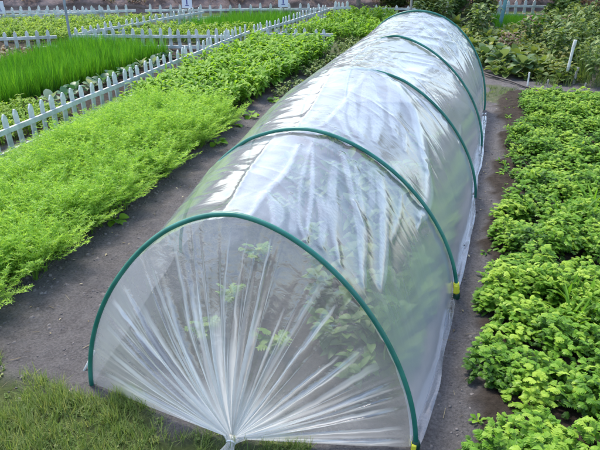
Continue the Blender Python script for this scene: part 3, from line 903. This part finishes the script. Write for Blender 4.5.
def hoops():
    for k, prm in enumerate(HP):
        n = 120
        a = even_angles(prm, n); p = hoop_pt(prm, a)
        cen = np.array([p[:, 0].mean(), p[0, 1], .1])
        off = .013 if k != 2 else -.016
        dd = p - cen; dd[:, 1] = 0; dd /= np.linalg.norm(dd, axis=1)[:, None]
        off = np.interp(a, [0, 2.0, 2.35, PI], [.013, .013, -.012, -.02] if k else [.013, .013, .004, .004])[:, None]
        if k == 3: off = np.interp(a, [0, 1.5, 1.8, PI], [.013, .012, -.014, -.02])[:, None]
        if k == 2: off = np.interp(a, [0, 1.15, 1.5, PI], [.012, .010, -.014, -.014])[:, None]
        q = p + dd * off
        if k == 0: q[:, 1] -= .004
        q = np.concatenate([[q[0] + [0, 0, -.06]], q, [q[-1] + [0, 0, -.06]]])
        V, F = tube(q, .0095, 12)
        h = child(link_mesh('hoop', np.array(V), F, M['hoop'], smooth=True))
        if k in (0, 1):
            c0 = q[1]; c1 = q[3]
            if k == 1: c0, c1 = q[3], q[6]
            V, F = tube(catmull([c0, (c0 + c1) / 2, c1], 4), [.0135, .0165, .0165, .015, .0165, .0165, .015, .0165, .0135], 12)
            c = link_mesh('clip', np.array(V), F, M['yellow'], h, smooth=True)
            # lug of the clip
            mb = MB().box(tuple((c0 + c1) / 2 + [-.004, -.017, 0]), (.018, .012, .045)); mb.build('clip_lug', M['yellow'], c, bevel=.003)
            b = q[1]
            V, F = tube([b + [0, 0, -.05], b + [0, 0, .0], b + [0, 0, .03], b + [0, 0, .05]], [.008, .016, .018, .0125], 12)
            link_mesh('foot_socket', np.array(V), F, M['darkgreen'], h, smooth=True)
hoops()

# pale tent peg beside the left foot of the front hoop
V, F = tube([(-1.53, 1.66, -.03), (-1.50, 1.72, .05), (-1.492, 1.735, .075)], [.005, .006, .007], 8)
peg = link_mesh('ground_peg', np.array(V), F, M['white'], smooth=True)
tag(peg, 'short pale peg leaning in soil by the front hoop left foot', 'peg')

# plants growing inside the tunnel
def plant_proto(name, tmpl, mat, label, cat, stem_h=.05):
    r = empty(name, (0, 0, 0), label, cat)
    V, F, A = tmpl
    link_mesh('leaves', V, F, M[mat], r, attrs={'var': A})
    V, F = tube([(0, 0, -.02), (.003, 0, stem_h * .5), (0, .002, stem_h)], [.006, .005, .004], 7)
    link_mesh('stem', np.array(V), F, M['stem'], r, smooth=True)
    return r
protos = [plant_proto('young_plant', t_lobed(.11, 14, .055, .035), 'inner_pale', 'x', 'young plant'),
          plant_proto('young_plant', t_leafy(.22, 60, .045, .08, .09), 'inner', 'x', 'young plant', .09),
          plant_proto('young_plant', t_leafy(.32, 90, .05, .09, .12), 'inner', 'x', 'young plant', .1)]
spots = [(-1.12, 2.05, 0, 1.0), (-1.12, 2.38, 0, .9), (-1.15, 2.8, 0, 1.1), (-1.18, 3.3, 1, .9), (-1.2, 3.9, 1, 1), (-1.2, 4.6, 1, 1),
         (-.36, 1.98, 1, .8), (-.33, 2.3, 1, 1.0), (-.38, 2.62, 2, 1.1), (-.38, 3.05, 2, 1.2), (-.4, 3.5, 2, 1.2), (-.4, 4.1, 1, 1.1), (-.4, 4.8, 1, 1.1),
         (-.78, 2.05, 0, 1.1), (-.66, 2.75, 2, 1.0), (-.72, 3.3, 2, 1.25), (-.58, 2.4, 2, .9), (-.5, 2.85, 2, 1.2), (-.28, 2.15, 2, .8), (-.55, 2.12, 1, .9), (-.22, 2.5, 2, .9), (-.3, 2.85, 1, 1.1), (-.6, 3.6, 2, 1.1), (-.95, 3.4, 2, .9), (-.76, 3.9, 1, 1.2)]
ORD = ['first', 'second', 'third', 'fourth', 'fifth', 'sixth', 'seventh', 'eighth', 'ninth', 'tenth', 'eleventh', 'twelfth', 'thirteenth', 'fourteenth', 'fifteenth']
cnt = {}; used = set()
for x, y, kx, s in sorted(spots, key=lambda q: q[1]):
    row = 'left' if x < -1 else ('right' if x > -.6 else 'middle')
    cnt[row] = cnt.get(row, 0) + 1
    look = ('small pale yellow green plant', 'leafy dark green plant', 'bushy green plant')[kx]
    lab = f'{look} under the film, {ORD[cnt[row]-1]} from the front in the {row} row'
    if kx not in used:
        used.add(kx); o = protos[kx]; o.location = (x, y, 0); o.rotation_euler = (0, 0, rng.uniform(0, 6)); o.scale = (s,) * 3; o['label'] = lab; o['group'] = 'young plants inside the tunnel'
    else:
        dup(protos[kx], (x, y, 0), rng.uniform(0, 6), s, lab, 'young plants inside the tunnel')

# ------------------------------------------------------------------ picket fences
def fence(p0, p1, h, label, spacing=.145, w=.05, rails=(.13, .62), posts=True, group='picket fences around the plots'):
    p0 = np.array(p0, float); p1 = np.array(p1, float); L = np.linalg.norm(p1 - p0); ang = math.atan2(*(p1 - p0)[::-1])
    r = empty('picket_fence', (*p0, 0), label, 'fence', rz=ang)
    hw, th = w / 2, .008
    prof = [(-hw, 0), (hw, 0), (hw, h - w * .75), (hw * .35, h - w * .12), (0, h), (-hw * .35, h - w * .12), (-hw, h - w * .75)]
    V = [(x, -th, z) for x, z in prof] + [(x, th, z) for x, z in prof]; n = len(prof)
    F = [tuple(range(n)), tuple(range(2 * n - 1, n - 1, -1))] + [((i + 1) % n, i, i + n, (i + 1) % n + n) for i in range(n)]
    k = max(2, int(L / spacing)); first = None
    for i in range(min(k, 100)):
        x = spacing * (i + .5)
        if first is None:
            first = o = link_mesh('picket', np.array(V), F, M['fence'], r)
        else:
            o = first.copy(); COL.objects.link(o); o.parent = r
        o.location = (x, rng.normal(0, .002), rng.normal(-.008, .009)); o.rotation_euler = (rng.normal(0, .03), rng.normal(0, .04), rng.normal(0, .06))
    for q in rails:
        n2 = max(2, int(L / .5)); path = [(L * j / n2, -.021, h * q + .004 * math.sin(j * 2.1 + q * 9)) for j in range(n2 + 1)]
        mb = MB()
        for a, b in zip(path[:-1], path[1:]):
            ln = b[0] - a[0]; an = -math.atan2(b[2] - a[2], ln)
            mb.box(((a[0] + b[0]) / 2, a[1], (a[2] + b[2]) / 2), (ln * 1.001, .024, .042), Matrix.Rotation(an, 3, 'Y'))
        mb.build('rail', M['fence'], r)
    return r
fence((-3.74, 2.6), (-3.70, 9.05), .37, 'pale blue white picket fence between the carrot bed and the chives')
fence((-6.22, 8.08), (-3.80, 8.75), .32, 'white picket fence crossing behind the tall chives')
fence((-3.62, 9.12), (-2.45, 9.53), .28, 'short picket fence crossing behind the leafy green bed')
fence((-3.70, 9.2), (-3.30, 12.4), .30, 'picket fence running away from the corner towards the tree trunk', spacing=.15)
fence((-6.3, 8.2), (-5.55, 11.3), .30, 'picket fence running back from the tall grey pole', spacing=.15)
fence((-9.2, 6.1), (-6.4, 7.95), .32, 'picket fence at the left edge beyond the brown seedlings', spacing=.15)
fence((-10.3, 8.9), (-7.3, 11.0), .26, 'low picket fence at far left in front of the yellow green crop', spacing=.15)
fence((-11.6, 9.25), (-6.9, 11.05), .30, 'back picket fence below the brown bank at far left', spacing=.17)
fence((-6.75, 11.15), (-3.25, 12.55), .30, 'back picket fence below the brown bank between the signs', spacing=.2)
fence((-3.2, 12.35), (-2.85, 12.5), .36, 'short close set run of pickets beside the bare tree trunk', spacing=.085)
fence((-2.55, 13.05), (-1.55, 13.35), .24, 'short picket fence between the trunk and the tunnel top', spacing=.22)
fence((-.25, 13.7), (.92, 14.05), .34, 'short white picket fence behind the right hand chive patch', spacing=.175, w=.06)

# ------------------------------------------------------------------ poles, signs, stakes
def pole(name, x, y, h, r, mat, label, cat, lean=(0, 0)):
    n = 8; path = [(lean[0] * t * h, lean[1] * t * h, -.05 + (h + .05) * t) for t in np.linspace(0, 1, n)]
    V, F = tube(path, r, 12)
    root = empty(name, (x, y, 0), label, cat)
    link_mesh('shaft', np.array(V), F, M[mat], root, smooth=True)
    e = path[-1]
    V, F = tube([(e[0], e[1], h - .02), (e[0], e[1], h + .006), (e[0], e[1], h + .012)], [r * 1.25, r * 1.25, r * .7], 12)
    link_mesh('cap', np.array(V), F, M[mat], root, smooth=True)
    return root
pole('post', -6.2, 8.0, 1.5, .019, 'metal', 'tall grey metal post at the corner behind the chives', 'post')
pole('post', .05, 12.2, 1.2, .035, 'tealpole', 'leaning teal post in front of the short white fence', 'post', (.09, 0))
def sign(x, y, zt, w, hh, label):
    r = empty('plot_sign', (x, y, 0), label, 'sign', 'small plot signs along the back fence', rz=.3)
    MB().box((0, 0, zt / 2 - .03), (.022, .022, zt + .02)).build('stake', M['wood_stake'], r, bevel=.002)
    b = MB().box((0, -.018, zt + hh / 2 - .02), (w, .010, hh)).build('board', M['sign'], r, bevel=.002)
    mb = MB()
    mb.box((.0, -.0245, zt + hh * .42), (.022, .002, hh * .42)).box((.0, -.0245, zt + hh * .14), (.07, .002, .014))
    mb.build('mark', M['ink'], b)
sign(-9.02, 9.75, .23, .17, .22, 'white plot sign on a stake at the far left of the back fence')
sign(-5.86, 11.25, .27, .20, .24, 'white plot sign on a stake nearest the middle of the bank')
sign(-4.12, 12.0, .27, .20, .22, 'white plot sign on a thin stake behind the far chive patch')

def stake(x, y, h, r, lean, mat, label):
    pth = catmull([(0, 0, -.05), (lean[0] * .3 * h, lean[1] * .3 * h, h * .35), (lean[0] * .5 * h, lean[1] * .6 * h, h * .7), (lean[0] * h, lean[1] * h, h)], 3)
    V, F = tube(pth, [r * (1.0 + .1 * math.sin(i)) for i in range(len(pth))], 7, rough=.06)
    o = link_mesh('stake', np.array(V), F, M[mat]); o.location = (x, y, 0)
    tag(o, label, 'stake', 'garden stakes at the far end of the salad bed'); return o
stake(.90, 8.05, .50, .019, (.05, 0), 'white', 'thick white stake behind the back edge of the salad bed')
stake(.985, 7.95, .20, .016, (.1, 0), 'wood_stake', 'short greyish stub leaning beside the thick white stake')
stake(.45, 7.65, .17, .010, (-.02, 0), 'white', 'small white stake nearest the black hose')
stake(.66, 7.55, .12, .009, (.02, 0), 'wood_stake', 'small grey wooden stake between two white stakes')
stake(.86, 9.6, .42, .02, (0, 0), 'wood_stake', 'grey wooden stake among weeds left of the tall white stake')
stake(1.07, 7.6, .10, .009, (.05, 0), 'wood_stake', 'tiny pale stake right of the thick white stake')
# irrigation hose
V, F = tube(catmull([(-.35, 8.35, .03), (-.06, 8.1, .025), (.25, 7.75, .03), (.5, 7.48, .022), (.9, 7.42, .022), (1.8, 7.55, .03), (3.4, 7.6, .03)], 8), .011, 8)
o = link_mesh('irrigation_hose', np.array(V), F, M['hose'], smooth=True)
tag(o, 'thin black irrigation hose along the back edge of the salad bed', 'hose')

# ------------------------------------------------------------------ individual plants
# cabbages between near fence and chives
cab = [plant_proto('cabbage_plant', t_rosette(10, .13, .12, (.2, 1.3), .03), 'cabbage', 'x', 'cabbage'),
       plant_proto('cabbage_plant', t_rosette(10, .13, .11, (.2, 1.3), .03), 'pale', 'x', 'cabbage')]
used = set(); i = 0
cs = [(-4.45 + .03 * math.sin(k * 2.3), 5.25 + .235 * k, (1 if k in (0, 3, 8, 9) else 0)) for k in range(12)]
for (x, y, kx) in cs:
    lab = f"{('dark green cabbage', 'pale silvery cabbage')[kx]} behind the near fence, {ORD[i]} from the left in the row"; s = rng.uniform(.6, .85); i += 1
    if kx not in used:
        used.add(kx); o = cab[kx]; o.location = (x, y, 0); o.scale = (s,) * 3; o['label'] = lab; o['group'] = 'row of cabbages behind the near fence'
    else: dup(cab[kx], (x, y, 0), rng.uniform(0, 6), s, lab, 'row of cabbages behind the near fence')

# broad leaf weeds on the left path edge
wd = plant_proto('broad_leaf_weed', t_rosette(6, .06, .055, (.05, .7), .01), 'leafy', 'broad leaved weed at the path edge nearest the front hoop', 'weed', .02)
wd.location = (-2.2, 3.0, 0)
for x, y, s, lab in ((-2.22, 4.62, 1.1, 'broad leaved weed on the path near the end of the carrot tops'),
                     (-2.3, 5.15, 1.5, 'largest broad leaved weed where carrot tops meet the leafy greens'), (-2.24, 5.5, 1.2, 'broad leaved weed at the start of the leafy green bed'),
                     (-2.2, 6.1, 1.1, 'broad leaved weed farthest along the leafy green bed edge')):
    dup(wd, (x, y, 0), rng.uniform(0, 6), s, lab)

# big mixed vegetables behind the tunnel
bigs = [plant_proto('squash_plant', t_rosette(17, .13, .12, (.2, 1.3), .1), 'squash', 'x', 'squash plant', .12),
        plant_proto('mustard_plant', t_rosette(20, .14, .09, (.3, 1.4), .06), 'mustard', 'x', 'mustard plant', .08),
        plant_proto('tall_weed', t_leafy(.55, 110, .05, .11, .14), 'weed', 'x', 'weed', .3),
        plant_proto('dry_plant', t_leafy(.4, 70, .04, .09, .12), 'brownleaf', 'x', 'dry plant', .2)]
desc = ['broad leaved squash plant', 'pale mustard plant', 'tall green weed', 'withered brown plant']
used = set(); done = {}
def put(kx, x, y, s, where):
    lab = f'{desc[kx]} {where}'
    if kx not in used:
        used.add(kx); o = bigs[kx]; o.location = (x, y, 0); o.scale = (s,) * 3; o['label'] = lab
    else: o = dup(bigs[kx], (x, y, 0), rng.uniform(0, 6), s, lab)
    o['group'] = 'mixed plants behind the tunnel'
rows = [('in the front rank behind the tunnel', [(-.1, 8.75), (.12, 8.45), (.38, 8.15), (.6, 8.35), (.3, 8.75), (.1, 9.1)]),
        ('in the second rank behind the tunnel', [(-.35, 9.6), (-.05, 9.7), (.25, 9.5), (.55, 9.2), (.75, 8.9), (.85, 9.3)]),
        ('in the third rank behind the tunnel', [(-.7, 10.5), (-.4, 10.6), (-.1, 10.4), (.25, 10.5), (.6, 10.3), (.95, 10.2), (1.05, 10.8)]),
        ('in the rear rank by the teal post', [(-1.3, 11.6), (-1.0, 11.9), (-.7, 11.7), (-.35, 12.0), (-.25, 11.3), (.2, 11.2), (.6, 11.25), (1.2, 11.8)])]
kinds = [[0, 0, 0, 1, 1, 0], [1, 0, 3, 3, 2, 2], [1, 2, 1, 3, 2, 2, 3], [2, 2, 1, 2, 2, 1, 3, 2]]
for (where, pts), ks in zip(rows, kinds):
    for j, ((x, y), kx) in enumerate(zip(pts, ks)):
        put((1 if kx == 3 and j % 2 else kx), x, y, rng.uniform(.85, 1.2), f'{where}, {ORD[j]} from the left')

P = fill([(-.6, 9.6), (.1, 8.0), (.6, 7.8), (1.1, 8.0), (1.2, 11.3), (1.0, 11.9), (-.1, 11.6), (-1.4, 11.9), (-1.2, 10.5)], .15)
o = scatter('low_vegetables', [t_rosette(12, .08, .065, (.2, 1.3), .03) for _ in range(5)] + [t_leafy(.16, 36, .04, .07, .07) for _ in range(3)], P, .7, 1.4, M['mustard'], .15, .3)
tag(o, 'mixed pale green leaves filling the ground behind the tunnel', 'low vegetables', kind='stuff')
# dim weeds right of the stakes
P = fill([(1.1, 7.9), (4, 8.1), (5, 13.5), (1.3, 13.8), (1.0, 10)], .2)
o = scatter('weed_thicket', [t_leafy(.45, 60, .035, .09, .12) for _ in range(5)] + [t_blades(30, .5, .008, .08, .35, .8)], P, .6, 1.25, M['weed'], .15, .2)
tag(o, 'dull green thicket of weeds beyond the right hand bed', 'weeds', kind='stuff')
P = fill([(.5, 7.7), (4, 7.85), (4, 8.6), (.6, 8.6)], .12)
o = scatter('short_weeds', [t_blades(20, .16, .005, .05, .5, .9) for _ in range(4)], P, .5, 1.1, M['weed'], .15, .2)
tag(o, 'short weedy growth just behind the salad bed', 'weeds', kind='stuff')
P = [(rng.uniform(-.15, .5), rng.uniform(6.7, 7.5)) for _ in range(70)]
o = scatter('moss_tufts', [t_blades(16, .05, .003, .03, .6, .9) for _ in range(4)], P, .5, 1.2, M['weed'], .15, .2)
tag(o, 'mossy tufts on the soil at the far end of right path', 'moss', kind='stuff')

# ------------------------------------------------------------------ brown bank behind
def bank():
    nx, nz = 260, 40
    p0 = np.array([-26.0, 5.6]); p1 = np.array([8.5, 17.6]); d = (p1 - p0); L = np.linalg.norm(d); d /= L; nrm = np.array([-d[1], d[0]])
    prof = [(0, 0), (.06, .10), (.10, .2), (.55, .42), (1.2, .75), (2.2, 1.15), (3.4, 1.5), (5.5, 1.7), (30, 1.8), (300, 2.5)]
    pr = catmull([(a, b, 0) for a, b in prof], 6)
    V = []
    for i in range(nx):
        s = i / (nx - 1) * L
        for (a, z, _) in pr:
            am = min(1, z / .25)
            nse = .10 * float(fbm(np.array(s * 1.3), np.array(a * 1.5), 15, 4)) * am
            x, y = p0 + d * s + nrm * (a + nse * .6)
            V.append((x, y, z + nse - .02))
    m = len(pr); idx = np.arange(nx * m).reshape(nx, m)
    F = np.stack([idx[:-1, :-1], idx[1:, :-1], idx[1:, 1:], idx[:-1, 1:]], -1).reshape(-1, 4)
    mt = principled('bank_soil', (.12, .085, .078), .95, noise=(2.3, (.25, .19, .175)), bump=(9, 1, .06))
    o = link_mesh('bank', np.array(V), F, mt, smooth=True)
    tag(o, 'brown earth bank rising behind the back fence', 'bank', kind='structure')
    P = []
    for k in range(2600):
        s = rng.uniform(0, L); a = rng.uniform(.05, 2.6) ; z = float(np.interp(a, pr[:, 0], pr[:, 1]))
        x, y = p0 + d * s + nrm * a; P.append((x, y, z))
    o = scatter('bank_litter', [t_leafy(.12, 24, .035, .06, .1) for _ in range(4)], P, .5, 1.3, M['brownleaf'], .3, .25)
    tag(o, 'dry brown leaf litter and twigs covering the bank', 'leaf litter', kind='stuff')
    P = [p for p in P if abs(vnoise(p[0] * .5, p[1] * .5, 3)) > .45][:420]
    o = scatter('bank_weeds', [t_leafy(.2, 30, .035, .07, .1) for _ in range(4)], P, .4, .9, M['darkleaf'], .3, .25)
    tag(o, 'dark green weeds scattered on the bank foot', 'weeds', kind='stuff')
bank()

# ------------------------------------------------------------------ trees and shrubs
def leaf_cluster(cs, rad, n, size, var0=.5, squash=.8):
    t = T()
    Vs = []; Fs = []; As = []; k = 0
    for c, r in zip(cs, rad):
        m = int(n * (r / np.mean(rad)) ** 2); cv = rng.normal(0, .18)
        for _ in range(m):
            d = rng.normal(0, 1, 3); d /= np.linalg.norm(d); rr = r * rng.random() ** .45
            p = np.array(c) + d * rr * np.array([1, 1, squash])
            u = rng.normal(0, 1, 3); u[2] *= .5; u /= np.linalg.norm(u); w = np.cross(u, rng.normal(0, 1, 3)); w /= np.linalg.norm(w)
            s = size * rng.uniform(.6, 1.4)
            Vs.append(np.array([p - u * s, p + w * s * .4, p + u * s, p - w * s * .4])); Fs.append(np.array([0, 1, 2, 3]) + k); k += 4
            As.append(np.full(4, np.clip(var0 + cv + rng.normal(0, .2), 0, 1)))
    return np.concatenate(Vs), np.array(Fs), np.concatenate(As)

def tree(x, y, h, r, label, mat='bark', crown_z=1.6, spread=.9, leafn=420, lean=.0, name='tree'):
    root = empty(name, (x, y, 0), label, 'tree')
    pth = catmull([(0, 0, -.1), (lean * .2, .02, h * .3), (lean * .5 + .03, -.02, h * .6), (lean, 0, h)], 5)
    V, F = tube(pth, np.linspace(r, r * .35, len(pth)), 12, rough=.05)
    tr = link_mesh('trunk', np.array(V), F, M[mat], root, smooth=True)
    cs = []; rad = []
    for k in range(11):
        a = rng.uniform(0, 6.28); z0 = rng.uniform(crown_z, h * .95); q = rng.uniform(.3, 1) * spread
        b = np.array([lean * z0 / h, 0, z0]); e = b + np.array([math.cos(a) * q, math.sin(a) * q, rng.uniform(.15, .5)])
        V, F = tube(catmull([b, (b + e) / 2 + [0, 0, .08], e], 4), np.linspace(r * .38, r * .1, 9), 7)
        link_mesh('limb', np.array(V), F, M[mat], tr, smooth=True)
        cs.append(e); rad.append(rng.uniform(.25, .5) * spread)
    V, F, A = leaf_cluster(cs, rad, leafn, .045)
    link_mesh('crown', V, F, M['darkleaf'], root, attrs={'var': A})
    return root
tree(-2.76, 12.75, 2.7, .055, 'slim bare trunked tree beside the close set pickets', crown_z=1.9)
tree(-1.75, 13.25, 2.6, .028, 'thin pale tree rising behind the top of the tunnel', 'palebark', crown_z=1.8, spread=.6, leafn=250, lean=.05)
tree(-.98, 12.9, 2.4, .022, 'thinnest grey tree behind the far hoop', 'palebark', crown_z=1.8, spread=.5, leafn=200)
tree(1.75, 14.2, 3.0, .05, 'slim tree in the weeds at the right edge', crown_z=1.9)
def shrub(x, y, h, w, label, mat='darkleaf', n=420, grp='shrubs at the foot of the bank'):
    root = empty('shrub', (x, y, 0), label, 'shrub', grp)
    cs = []; rad = []; mb = MB()
    for k in range(11):
        a = rng.uniform(0, 6.28); q = rng.uniform(0, .75) * w / 2; z = rng.uniform(.18, .85) * h
        e = np.array([q * math.cos(a), q * math.sin(a), z]); cs.append(e); rad.append(rng.uniform(.18, .32) * w)
        V, F = tube(catmull([(0, 0, -.02), e * [.4, .4, .5], e], 3), np.linspace(.012, .005, 7), 6); mb.add(V, F)
    mb.build('stems', M['bark'], root, smooth=True)
    V, F, A = leaf_cluster(cs, rad, n, .035)
    link_mesh('leaves', V, F, M[mat], root, attrs={'var': A})
shrub(-2.15, 13.8, .8, .9, 'dark shrub just right of the bare tree trunk', 'darkleaf')
shrub(-1.45, 13.9, .9, .9, 'yellowish shrub between the two thin trees', 'weed')
shrub(-.95, 13.5, .8, .8, 'olive shrub right above the far hoop', 'weed')
shrub(-.55, 14.0, .9, .9, 'brown shrub left of the short white fence', 'brownleaf')
shrub(-.3, 12.9, .45, .6, 'low dark shrub touching the short white fence left end', 'darkleaf')
shrub(1.25, 13.6, .9, .8, 'mustard green shrub right of the short white fence', 'weed')
shrub(1.15, 12.3, .55, .6, 'olive shrub right of the chive patch', 'weed')
shrub(1.9, 12.9, .9, .9, 'brown twiggy shrub in the right thicket', 'brownleaf')
shrub(2.7, 13.8, 1.1, 1.2, 'dark shrub at the far right corner', 'darkleaf')
shrub(1.5, 10.6, .5, .6, 'greyish shrub in the thicket behind the thick white stake', 'weed')
shrub(2.2, 11.3, .7, .8, 'dark green shrub at the right edge above the bed', 'darkleaf')

# ------------------------------------------------------------------ camera
cam = bpy.data.cameras.new('camera'); co = bpy.data.objects.new('camera', cam); COL.objects.link(co)
cam.sensor_width = 36; cam.lens = 36; cam.clip_start = .05; cam.clip_end = 2000
co.location = (0, 0, 1.75)
co.rotation_euler = (math.radians(90 - 26.72), 0, math.radians(17.44))
scene.camera = co

# ------------------------------------------------------------------ light
SUN_EL, AZ = 56, math.radians(-52)         # azimuth measured from +Y towards +X: behind the tunnel, to the left
d = Vector((math.sin(AZ) * math.cos(math.radians(SUN_EL)), math.cos(AZ) * math.cos(math.radians(SUN_EL)), math.sin(math.radians(SUN_EL))))
sl = bpy.data.lights.new('sun', 'SUN'); so = bpy.data.objects.new('sun', sl); COL.objects.link(so)
so.rotation_euler = d.to_track_quat('Z', 'Y').to_euler(); so.location = (0, 0, 10)
sl.energy = 1.5; sl.angle = math.radians(11); sl.color = (1, .93, .80)
w = bpy.data.worlds.new('World'); scene.world = w; w.use_nodes = True
nt = w.node_tree; nt.nodes.clear()
out = nt.nodes.new('ShaderNodeOutputWorld'); bg = nt.nodes.new('ShaderNodeBackground'); sk = nt.nodes.new('ShaderNodeTexSky')
sk.sky_type = 'NISHITA'; sk.sun_disc = False; sk.sun_elevation = math.radians(SUN_EL); sk.sun_rotation = AZ
sk.air_density = 1.2; sk.dust_density = 2.2; sk.ozone_density = 1.0
bg.inputs[1].default_value = .15
nt.links.new(sk.outputs[0], bg.inputs[0]); nt.links.new(bg.outputs[0], out.inputs[0])

scene.render.engine = 'CYCLES'
scene.cycles.max_bounces = 10; scene.cycles.transparent_max_bounces = 32
scene.cycles.sample_clamp_indirect = 6
scene.view_settings.view_transform = 'Standard'; scene.view_settings.look = 'None'
scene.view_settings.exposure = 1.38; scene.view_settings.gamma = 1
try: scene.view_settings.use_curve_mapping = False
except Exception: pass
scene.render.resolution_x = 1024; scene.render.resolution_y = 768
